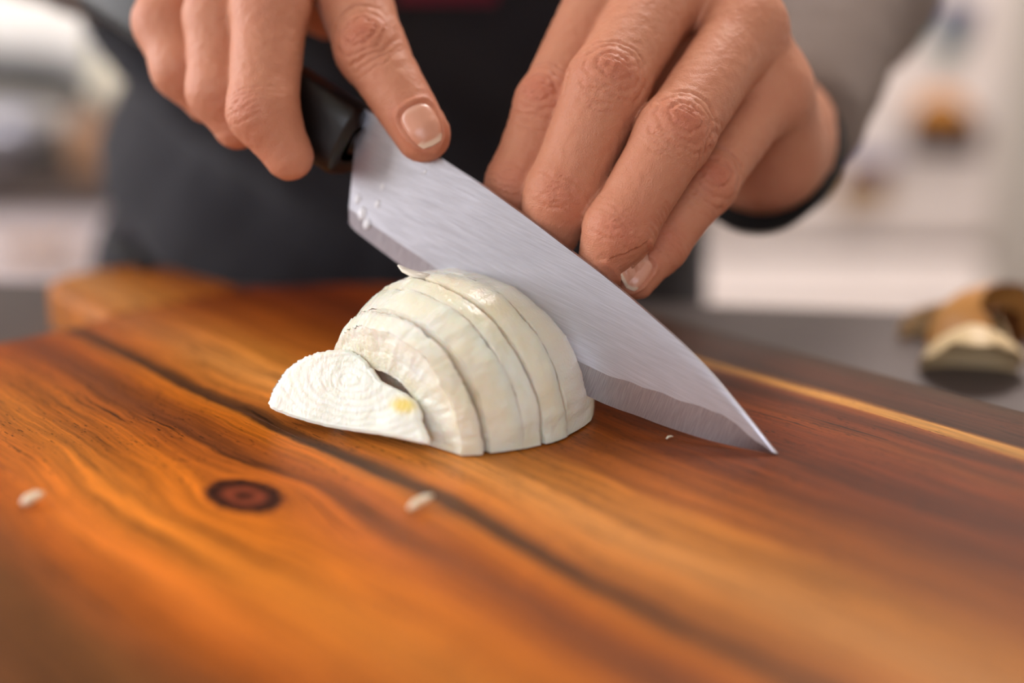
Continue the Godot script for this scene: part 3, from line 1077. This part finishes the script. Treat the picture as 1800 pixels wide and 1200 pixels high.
	quad(flat, place * Vector3(h0.x, h0.y, half), place * Vector3(h0.x, h0.y, -half), place * Vector3(h1.x, h1.y, -half * 0.4), place * Vector3(h1.x, h1.y, half * 0.4))
	var blade := obj("blade", done(flat), steel, k)
	obj("ground_edge", done(bevel), ground, blade)
	var wet := mat(Color(0.85, 0.86, 0.88), 0.12)
	for q in [[-142.0, 9.0, 1.0], [-139.0, 5.6, 1.3], [-136.4, 3.6, 1.1], [-135.2, 10.4, 0.8], [-135.6, 15.6, 0.7], [-124.0, 25.0, 0.4]]:
		var dp := begin()
		lathe(dp, [Vector2(0.0, 0.16), Vector2(0.35, 0.145), Vector2(0.7, 0.09), Vector2(0.95, 0.02), Vector2(1.0, -0.05), Vector2(0.0, -0.05)], 14, place * Transform3D(Basis(Vector3.RIGHT, PI / 2).scaled(Vector3.ONE * 0.001 * q[2]), Vector3(q[0] * 0.001, q[1] * 0.001, 0.00118)), 1.0, 1.5)
		obj("juice_drop", done(dp), wet, blade)
	# handle: a rounded bar that carries on from the spine
	var black := mat(Color(0.032, 0.032, 0.036), 0.42)
	relief(black, grain_tex(0.08, 128), 0.006, 60.0)
	var hst := begin()
	var pts := PackedVector3Array()
	var prof := []
	for a in 32:
		var q := TAU * a / 32.0
		var c := Vector2(cos(q), sin(q))
		var sq := pow(pow(absf(c.x), 4.0) + pow(absf(c.y), 4.0), -0.25)
		prof.append(c * sq)
	prof.append(prof[0])
	var stations := [[-0.1495, 0.55], [-0.1500, 0.9], [-0.1515, 1.0], [-0.163, 1.0], [-0.185, 0.97], [-0.205, 1.02], [-0.235, 1.08], [-0.255, 1.05], [-0.262, 0.9], [-0.264, 0.5]]
	for s: Array in stations:
		var x: float = s[0]
		var cy := 0.0232 + (-0.152 - x) * 0.11
		for q: Vector2 in prof:
			pts.append(place * Vector3(x + q.y * 0.0012, cy + q.y * 0.0107 * s[1], q.x * 0.0083 * s[1]))
	sheet(hst, pts, stations.size(), 33, true, 0)
	for e in [0, stations.size() - 1]:
		var mid := Vector3.ZERO
		for a in 32:
			mid += pts[e * 33 + a] / 32.0
		for a in 32:
			var tri := [mid, pts[e * 33 + a], pts[e * 33 + a + 1]] if e == 0 else [mid, pts[e * 33 + a + 1], pts[e * 33 + a]]
			for q: Vector3 in tri:
				hst.add_vertex(q)
	obj("handle", done(hst), black, k)

# ------------------------------------------------------------------ person
func joints(rows: Array) -> Array:
	var out := []
	for r: Array in rows:
		out.append([Vector3(r[0], r[1], r[2]) * 0.001, r[3] * 0.001])
	return out

func hand(h: Dictionary, lo: Vector3, hi: Vector3, cell: float, creases: Array, nails: Array) -> Array:
	var b := Body.new()
	b.core_k = 0.012
	b.limb_k = 0.0035
	var wrist: Array = joints(h.palm)[0]
	for f in ["index", "middle", "ring", "pinky", "thumb"]:
		var c: Array = joints(h[f])
		b.add_limb(c, 0.007)
		if f != "thumb":
			b.add_core(wrist[0], c[0][0], wrist[1] * 0.72, c[0][1] * 0.95)
		else:
			b.add_core(wrist[0], c[0][0], wrist[1] * 0.8, c[0][1])
			b.add_core(c[0][0], c[1][0], c[0][1], c[1][1])
	var pl: Array = joints(h.palm)
	for i in range(1, pl.size()):
		b.add_core(pl[0][0] if i != 2 else pl[1][0], pl[i][0], wrist[1] * 0.6 if i != 2 else pl[1][1], pl[i][1])
	var arm: Array = joints(h.arm)
	for i in arm.size() - 1:
		b.add_core(arm[i][0], arm[i + 1][0], arm[i][1], arm[i + 1][1])
	b.build(lo, hi, cell, [wrist[0]])
	b.smooth_normals()
	# knuckle folds, nail walls and a fine unevenness
	var cols := PackedColorArray()
	cols.resize(b.verts.size())
	var o := noise
	for i in b.verts.size():
		var p := b.verts[i]
		var nn := b.normals[i]
		var d := 0.00022 * o.get_noise_3dv(p * 260.0) + 0.00009 * o.get_noise_3dv(p * 1300.0)
		var red := 0.18 * o.get_noise_3dv(p * 70.0) + 0.12 * o.get_noise_3dv(p * 330.0)
		for c: Array in creases:
			var q: Vector3 = p - c[0]
			if q.length_squared() > 0.0004:
				continue
			var up := nn.dot(c[2])
			if up < 0.0:
				continue
			var a: float = q.dot(c[1]) * 1000.0
			var l: float = q.dot(c[3]) * 1000.0
			var big: float = c[4]
			var wgt := smoothstep(0.1, 0.55, up) * big
			var sx: float = c[0].x * 900.0
			a += 1.1 * o.get_noise_2d(l * 0.13 + sx, a * 0.16)
			l += 1.2 * o.get_noise_2d(l * 0.15 + sx + 40.0, a * 0.2)
			var rho := sqrt(a * a / 44.0 + l * l / 62.0)
			red += wgt * 0.6 * exp(-rho * rho * 1.3)
			if big > 0.8:
				d += wgt * 0.00035 * exp(-rho * rho * 1.6)
				for ring in [0.62, 0.98, 1.3]:
					var x: float = (rho - ring) * 6.6
					var broken := clampf(0.7 + 0.9 * o.get_noise_2d(atan2(a, l) * 1.6 + ring * 30.0, sx), 0.0, 1.0)
					d -= wgt * (0.00085 - 0.00028 * ring) * exp(-x * x / 0.16) * broken
				for line in [-3.2, -1.9, -0.7, 0.6, 1.8, 3.1]:
					var x: float = a - line - 0.8 * o.get_noise_2d(l * 0.22 + line * 9.0, sx)
					d -= wgt * 0.0006 * exp(-x * x / 0.13) * exp(-l * l / 26.0) * clampf(0.6 + o.get_noise_2d(l * 0.3, line * 7.0 + sx), 0.0, 1.0)
				for line in [-8.6, 8.2, 10.1, 12.0]:
					var x: float = a - line * (1.0 - 0.004 * l * l)
					d -= wgt * 0.00042 * exp(-x * x / 0.12) * exp(-l * l / 40.0)
			else:
				for line in [-3.6, -2.1, -0.7, 0.8, 2.3, 4.2]:
					var x: float = a - line - 0.6 * o.get_noise_2d(l * 0.2 + line * 9.0, sx)
					d -= wgt * 0.00055 * exp(-x * x / 0.14) * exp(-l * l / 60.0)
		for nl: Array in nails:
			var q: Vector3 = p - nl[0]
			if q.length() > 0.018 or nn.dot(nl[2]) < -0.3:
				continue
			var a: float = q.dot(nl[1])
			var l := atan2(q.dot(nl[3]), q.dot(nl[2]))
			var box := pow(pow(absf(a) / nl[4], 4.0) + pow(absf(l) / nl[5], 4.0), 0.25)
			d += 0.00045 * exp(-pow((box - 1.16) * 8.0, 2.0)) - 0.0005 * (1.0 - smoothstep(0.9, 1.06, box))
			red += 0.25 * exp(-pow((box - 1.2) * 3.0, 2.0))
		b.verts[i] = p + nn * d
		cols[i] = Color(0.54, 0.25, 0.15).lerp(Color(0.47, 0.155, 0.092), clampf(0.25 + red, 0.0, 1.0))
	b.smooth_normals()
	return [b, cols]

# a fold site: joint i of the chain, its bone direction, the way its back faces
func fold(chain: Array, i: int, back: Vector3, big: float) -> Array:
	var t: Vector3 = (chain[mini(i + 1, chain.size() - 1)][0] - chain[i - 1][0]).normalized()
	var d := (back - t * back.dot(t)).normalized()
	return [chain[i][0] + d * chain[i][1] * 0.95, t, d, t.cross(d), big]

func nail_mesh(b: Body, nl: Array) -> ArrayMesh:
	var st := begin()
	var pts := PackedVector3Array()
	var cols := PackedColorArray()
	var low := PackedVector3Array()
	for i in 21:
		for j in 17:
			var a := (i / 20.0) * 2.0 - 1.0
			var l := (j / 16.0) * 2.0 - 1.0
			var rnd := 1.0 - 0.10 * pow(maxf(-a, 0.0), 2.0) * absf(l) - 0.08 * pow(maxf(a, 0.0), 4.0)
			var ang: float = l * nl[5] * rnd
			var out: Vector3 = nl[2] * cos(ang) + nl[3] * sin(ang)
			var p: Vector3 = nl[0] + nl[1] * (a * nl[4] * (1.0 - (0.10 * l * l if a > 0.0 else 0.22 * l * l))) + out * (nl[6] + 0.0035)
			for step in 60:
				var f := b.field(p)
				if f < 0.00004:
					break
				p -= out * clampf(f * 0.7, 0.00004, 0.0006)
			var lift := 0.00022 - 0.0007 * pow(absf(l), 6.0) - (0.0007 * pow(maxf(-a, 0.0), 8.0)) + 0.0003 * smoothstep(0.5, 1.0, a)
			pts.append(p + out * lift)
			low.append(p + out * (lift - 0.0005))
			var tipw := smoothstep(0.80, 0.86, a + 0.08 * l * l)
			cols.append(Color(0.60, 0.29, 0.19).lerp(Color(0.78, 0.62, 0.48), tipw).lerp(Color(0.66, 0.38, 0.28), 0.6 * (1.0 - smoothstep(-0.8, -0.55, a + 0.3 * l * l))))
	sheet(st, pts, 21, 17, false, 0, PackedVector2Array(), cols)
	sheet(st, low, 21, 17, true, 1, PackedVector2Array(), cols)
	var fr := PackedVector3Array()
	var fc := PackedColorArray()
	for j in 17:
		fr.append(pts[20 * 17 + j]); fr.append(low[20 * 17 + j])
		fc.append(cols[20 * 17 + j]); fc.append(cols[20 * 17 + j])
	sheet(st, fr, 17, 2, false, 2, PackedVector2Array(), fc)
	return done(st)

func person() -> void:
	var me := thing("person", "person in a dark apron and grey sweater slicing the onion", "person", Vector3(-0.052, FLOOR_Y, -0.76))
	var left := {
		"index": [[31.7, 117.9, -442.2, 11.3], [10.1, 81.1, -412.3, 9.0], [0.8, 59.8, -404.3, 8.0], [-2.5, 48.5, -403.2, 6.5]],
		"middle": [[48.5, 117.1, -438.8, 12.6], [26.4, 87.4, -401.6, 11.3], [14.2, 58.4, -392.6, 10.4], [9.4, 45.0, -393.9, 8.2]],
		"ring": [[68.9, 102.2, -427.5, 11.0], [44.6, 75.4, -391.3, 10.4], [29.2, 50.9, -381.3, 9.4], [24.4, 40.4, -382.3, 6.9]],
		"pinky": [[76.7, 83.6, -428.5, 9.8], [55.3, 59.9, -401.2, 8.1], [41.8, 44.2, -391.7, 7.0], [34.8, 35.4, -386.1, 5.2]],
		"thumb": [[62.7, 71.3, -478.0, 16.2], [34.4, 75.6, -455.4, 11.2], [14.7, 59.5, -430.1, 9.0], [5.1, 49.3, -416.9, 7.1]],
		"palm": [[84.5, 62.1, -475.5, 20.0], [82.8, 60.0, -451.0, 11.9], [77.7, 80.5, -433.9, 10.3], [59.4, 93.2, -458.2, 16.2]],
		"arm": [[84.5, 62.1, -475.5, 19.0], [94.0, 64.6, -502.4, 19.0], [120.0, 90.0, -570.0, 20.0]],
	}
	var right := {
		"index": [[-65.9, 128.6, -445.1, 12.8], [-70.0, 107.8, -421.8, 10.9], [-70.6, 80.2, -405.8, 9.7], [-63.5, 67.7, -404.4, 7.0]],
		"middle": [[-83.7, 127.9, -462.6, 13.4], [-86.4, 105.0, -430.3, 10.1], [-85.3, 84.5, -419.4, 9.1], [-80.7, 74.6, -418.8, 7.0]],
		"ring": [[-103.2, 126.2, -482.9, 13.0], [-105.1, 102.8, -442.1, 9.5], [-99.4, 89.6, -433.3, 8.4], [-92.5, 79.7, -433.7, 6.2]],
		"pinky": [[-120.0, 126.2, -498.5, 11.9], [-113.8, 113.0, -468.9, 9.1], [-108.0, 98.4, -459.6, 7.7], [-99.0, 88.0, -456.7, 6.3]],
		"thumb": [[-81.7, 142.7, -497.8, 16.2], [-53.2, 125.3, -448.4, 12.8], [-40.8, 96.3, -418.5, 9.9], [-25.2, 74.1, -402.0, 7.9]],
		"palm": [[-116.4, 132.3, -536.5, 22.7], [-60.5, 119.3, -460.2, 10.7], [-59.0, 107.0, -470.0, 10.0]],
		"arm": [[-116.4, 132.3, -536.5, 22.7], [-128.4, 134.6, -557.9, 24.6], [-269.4, 152.6, -775.6, 34.0]],
	}
	var skin := mat(Color.WHITE, 0.5)
	skin.metallic_specular = 0.36
	skin.vertex_color_use_as_albedo = true
	skin.subsurf_scatter_enabled = true
	skin.subsurf_scatter_strength = 0.10
	relief(skin, grain_tex(0.16, 256, 1, 1, 3), 0.018, 45.0)
	var cell := 0.00056
	var lb := Vector3(-0.1, 0.15, 0.99).normalized()
	var folds := []
	for f in ["index", "middle", "ring", "pinky"]:
		var ch: Array = joints(left[f])
		var back := lb if f != "index" else Vector3(-0.45, 0.15, 0.88).normalized()
		folds.append(fold(ch, 1, back, 1.0))
		folds.append(fold(ch, 2, back, 0.7))
	var pk: Array = joints(left.pinky)
	var pt: Vector3 = (pk[3][0] - pk[2][0]).normalized()
	var pd := (Vector3(-0.35, 0.3, 0.9) - pt * Vector3(-0.35, 0.3, 0.9).dot(pt)).normalized()
	var pnail := [pk[3][0] - pt * 0.0004, pt, pd, pt.cross(pd), 0.0048, 0.72, 0.0058]
	var L := hand(left, Vector3(-0.03, 0.015, -0.52), Vector3(0.125, 0.145, -0.36), cell, folds, [pnail])
	folds = []
	var ri: Array = joints(right.index)
	folds.append(fold(ri, 2, Vector3(-0.5, 0.2, 0.85).normalized(), 0.5))
	var th: Array = joints(right.thumb)
	folds.append(fold(th, 2, Vector3(-0.15, 0.35, 0.92).normalized(), 0.95))
	var tt: Vector3 = (th[3][0] - th[2][0]).normalized()
	var tv := Vector3(0.12, 0.42, 0.9)
	var td := (tv - tt * tv.dot(tt)).normalized()
	var tnail := [th[3][0] + tt * 0.0007, tt, td, tt.cross(td), 0.0061, 0.74, 0.0085]
	var R := hand(right, Vector3(-0.16, 0.05, -0.58), Vector3(0.005, 0.165, -0.37), cell, folds, [tnail])
	var body := ArrayMesh.new()
	L[0].surface_to(body, L[1])
	R[0].surface_to(body, R[1])
	# forearms, neck and head
	var far := Body.new()
	far.core_k = 0.03
	far.add_core(Vector3(-0.052, 0.36, -0.77), Vector3(-0.052, 0.50, -0.75), 0.06, 0.055)
	far.add_core(Vector3(-0.052, 0.56, -0.73), Vector3(-0.052, 0.645, -0.75), 0.062, 0.078)
	far.add_core(Vector3(-0.052, 0.515, -0.685), Vector3(-0.052, 0.545, -0.69), 0.03, 0.04)
	far.apart = 0.006
	far.add_limb([[Vector3(-0.052, 0.60, -0.665), 0.007], [Vector3(-0.052, 0.57, -0.643), 0.012]], 0.012)
	for s in [-1.0, 1.0]:
		far.add_limb([[Vector3(-0.052 + s * 0.077, 0.60, -0.755), 0.008], [Vector3(-0.052 + s * 0.082, 0.565, -0.75), 0.007]], 0.006)
		far.add_limb([[Vector3(-0.052 + s * 0.02, 0.535, -0.652), 0.004], [Vector3(-0.052, 0.533, -0.647), 0.006]], 0.004)
	far.build(Vector3(-0.2, 0.33, -0.9), Vector3(0.1, 0.78, -0.58), 0.004, [Vector3(-0.052, 0.45, -0.76), ])
	far.smooth_normals()
	var fc := PackedColorArray()
	fc.resize(far.verts.size())
	fc.fill(Color(0.55, 0.28, 0.185))
	far.surface_to(body, fc)
	obj("body", body, skin, me)
	var nm := mat(Color.WHITE, 0.28)
	nm.vertex_color_use_as_albedo = true
	nm.clearcoat_enabled = true
	nm.clearcoat = 0.3
	var a := obj("thumbnail", nail_mesh(R[0], tnail), nm, me)
	a.set_meta("label", "short thumbnail with a pale free edge")
	obj("fingernail", nail_mesh(L[0], pnail), nm, me)
	for s in [-1.0, 1.0]:
		var es := SphereMesh.new()
		es.radius = 0.0125
		es.height = 0.025
		var ey := obj("eye", es, mat(Color(0.85, 0.83, 0.8), 0.2), me)
		ey.position += Vector3(-0.052 + s * 0.03, 0.607, -0.683)
	var hairb := Body.new()
	hairb.core_k = 0.02
	hairb.add_core(Vector3(-0.052, 0.665, -0.77), Vector3(-0.052, 0.60, -0.80), 0.088, 0.07)
	hairb.add_core(Vector3(-0.052, 0.58, -0.845), Vector3(-0.052, 0.5, -0.855), 0.04, 0.02)
	hairb.build(Vector3(-0.2, 0.45, -0.95), Vector3(0.1, 0.8, -0.6), 0.006, [Vector3(-0.052, 0.665, -0.77)])
	hairb.smooth_normals()
	var hm := ArrayMesh.new()
	hairb.surface_to(hm)
	obj("hair", hm, mat(Color(0.12, 0.07, 0.045), 0.5), me)
	clothes(me)

func clothes(me: Node3D) -> void:
	var wool := mat(Color(0.60, 0.53, 0.49), 0.95)
	wool.albedo_texture = grain_tex(0.12, 512, 1, 1, 3, 0.55, 1.0, 11)
	wool.rim_enabled = true
	wool.rim = 0.4
	relief(wool, grain_tex(0.2, 256, 1, 1, 2), 0.08, 22.0)
	var dark := mat(Color(0.055, 0.05, 0.055), 0.95)
	var sw := Body.new()
	sw.core_k = 0.03
	for s in [-1.0, 1.0]:
		var x: float = -0.052 + s * 0.042
		sw.add_core(Vector3(x, -0.12, -0.755), Vector3(x, 0.06, -0.755), 0.088, 0.085)
		sw.add_core(Vector3(x, 0.06, -0.755), Vector3(x + s * 0.025, 0.33, -0.77), 0.085, 0.10)
		sw.add_core(Vector3(x + s * 0.02, 0.36, -0.775), Vector3(x + s * 0.115, 0.375, -0.775), 0.08, 0.06)
	sw.limb_k = 0.02
	sw.apart = 0.01
	sw.add_limb([[Vector3(0.118, 0.37, -0.775), 0.06], [Vector3(0.1822, 0.1503, -0.7127), 0.043], [Vector3(0.1440, 0.1080, -0.6179), 0.031], [Vector3(0.0980, 0.0650, -0.5074), 0.027]], 0.03)
	sw.add_limb([[Vector3(-0.222, 0.37, -0.785), 0.06], [Vector3(-0.29, 0.158, -0.79), 0.05], [Vector3(-0.18, 0.141, -0.635), 0.042], [Vector3(-0.140, 0.136, -0.575), 0.036]], 0.03)
	sw.build(Vector3(-0.45, -0.3, -0.98), Vector3(0.35, 0.5, -0.44), 0.006, [Vector3(-0.05, 0.1, -0.75)])
	sw.smooth_normals()
	for i in sw.verts.size():
		var p: Vector3 = sw.verts[i]
		sw.verts[i] = p + sw.normals[i] * (0.004 * noise.get_noise_3d(p.x * 9.0, p.y * 22.0, p.z * 9.0))
	sw.smooth_normals()
	var m := ArrayMesh.new()
	sw.surface_to(m)
	obj("sweater", m, wool, me)
	var st := begin()
	tube(st, PackedVector3Array([Vector3(0.0793, 0.0552, -0.4684), Vector3(0.0813, 0.0556, -0.4737), Vector3(0.0895, 0.0572, -0.4949), Vector3(0.0933, 0.0582, -0.5055)]), PackedFloat32Array([0.0225, 0.0245, 0.0265, 0.025]), 40)
	obj("sleeve_cuff", done(st), dark, me)
	st = begin()
	tube(st, PackedVector3Array([Vector3(-0.124, 0.1335, -0.55), Vector3(-0.126, 0.134, -0.5535), Vector3(-0.139, 0.1355, -0.575), Vector3(-0.146, 0.137, -0.586)]), PackedFloat32Array([0.028, 0.031, 0.037, 0.037]), 40)
	obj("sleeve_cuff", done(st), mat(Color(0.16, 0.14, 0.14), 0.95), me)
	# trousers and shoes
	var legs := Body.new()
	legs.core_k = 0.02
	for s in [-1.0, 1.0]:
		legs.add_core(Vector3(-0.052 + s * 0.05, -0.13, -0.76), Vector3(-0.052 + s * 0.075, -0.2, -0.765), 0.085, 0.085)
		legs.add_core(Vector3(-0.052 + s * 0.075, -0.2, -0.765), Vector3(-0.052 + s * 0.085, -0.5, -0.76), 0.09, 0.058)
		legs.add_core(Vector3(-0.052 + s * 0.085, -0.5, -0.76), Vector3(-0.052 + s * 0.09, -0.885, -0.785), 0.058, 0.045)
	legs.build(Vector3(-0.35, -0.95, -0.95), Vector3(0.25, 0.0, -0.6), 0.008, [Vector3(-0.05, -0.15, -0.76)])
	legs.smooth_normals()
	m = ArrayMesh.new()
	legs.surface_to(m)
	obj("trousers", m, mat(Color(0.12, 0.12, 0.2), 0.9), me)
	for s in [-1.0, 1.0]:
		var b := Body.new()
		b.core_k = 0.03
		b.add_core(Vector3(-0.052 + s * 0.09, -0.915, -0.80), Vector3(-0.052 + s * 0.1, -0.925, -0.66), 0.04, 0.033)
		b.build(Vector3(-0.25, -0.957, -0.9), Vector3(0.15, -0.86, -0.58), 0.005, [Vector3(-0.052 + s * 0.09, -0.915, -0.78)])
		b.smooth_normals()
		m = ArrayMesh.new()
		b.surface_to(m)
		obj("shoe", m, mat(Color(0.1, 0.1, 0.1), 0.6), me)
	# apron
	var cloth := mat(Color(0.062, 0.042, 0.075), 0.85)
	cloth.rim_enabled = true
	cloth.rim = 0.38
	cloth.rim_tint = 0.4
	relief(cloth, grain_tex(0.3, 256, 1, 1, 2), 0.02, 30.0)
	st = begin()
	var nu := 110
	var nv := 130
	for layer in 2:
		var pts := PackedVector3Array()
		for i in nu + 1:
			for j in nv + 1:
				pts.append(apron_at(i / float(nu), j / float(nv), 0.0 if layer == 0 else -0.0015))
		sheet(st, pts, nu + 1, nv + 1, layer == 1, layer)
	obj("apron", done(st), cloth, me)
	st = begin()
	for layer in 2:
		var pts := PackedVector3Array()
		for i in 25:
			for j in 9:
				var q := apron_at(0.503 + 0.075 * i / 24.0, 0.716 + 0.06 * j / 8.0, 0.0015 - 0.001 * layer)
				pts.append(q)
		sheet(st, pts, 25, 9, layer == 1, layer)
	var patch := obj("apron_patch", done(st), mat(Color(0.42, 0.07, 0.17), 0.8), me)
	patch.set_meta("label", "magenta patch on the apron bib")
	# waist tie that hangs at the side
	st = begin()
	tube(st, PackedVector3Array([Vector3(-0.196, 0.0, -0.72), Vector3(-0.19, -0.02, -0.69), Vector3(-0.185, -0.028, -0.672), Vector3(-0.176, -0.034, -0.665)]), PackedFloat32Array([0.004, 0.006, 0.008, 0.006]), 10, 0.35)
	obj("apron_tie", done(st), mat(Color(0.14, 0.1, 0.13), 0.9), me)

# a point of the apron: u runs round the front, v up from the hem
func apron_at(u: float, v: float, off: float) -> Vector3:
	var y := lerpf(-0.50, 0.34, v)
	var up := smoothstep(0.12, 0.3, y)
	var span := lerpf(1.95, 0.95, up)
	var th := (u * 2.0 - 1.0) * span
	var hem := clampf((-0.03 - y) / 0.45, 0.0, 1.0)
	var ax := 0.151 + 0.03 * hem + 0.006 * smoothstep(0.06, -0.04, y) + 0.012 * up
	var az := 0.124 + 0.012 * hem
	var s := (u * 2.0 - 1.0) * span * 0.15
	var d := 0.0
	# soft folds that fall from the cook's right hip across the lap
	var diag := y + 0.42 * s
	d += 0.011 * sin(diag * 95.0 + 0.6) * smoothstep(0.12, -0.10, s) * smoothstep(-0.14, -0.03, y)
	d += 0.004 * sin(diag * 150.0 + 3.0 * s) * smoothstep(0.02, -0.14, s)
	d += 0.004 * noise.get_noise_2d(s * 14.0, y * 9.0)
	d += 0.012 * hem * sin(th * 7.0)
	var zc := -0.752
	if y < 0.02 and y > -0.1:
		d -= 0.0
	var lean := -0.02 * smoothstep(0.1, 0.34, y)
	return Vector3(-0.052 + sin(th) * (ax + d + off), y, zc + lean + cos(th) * (az + d + off))
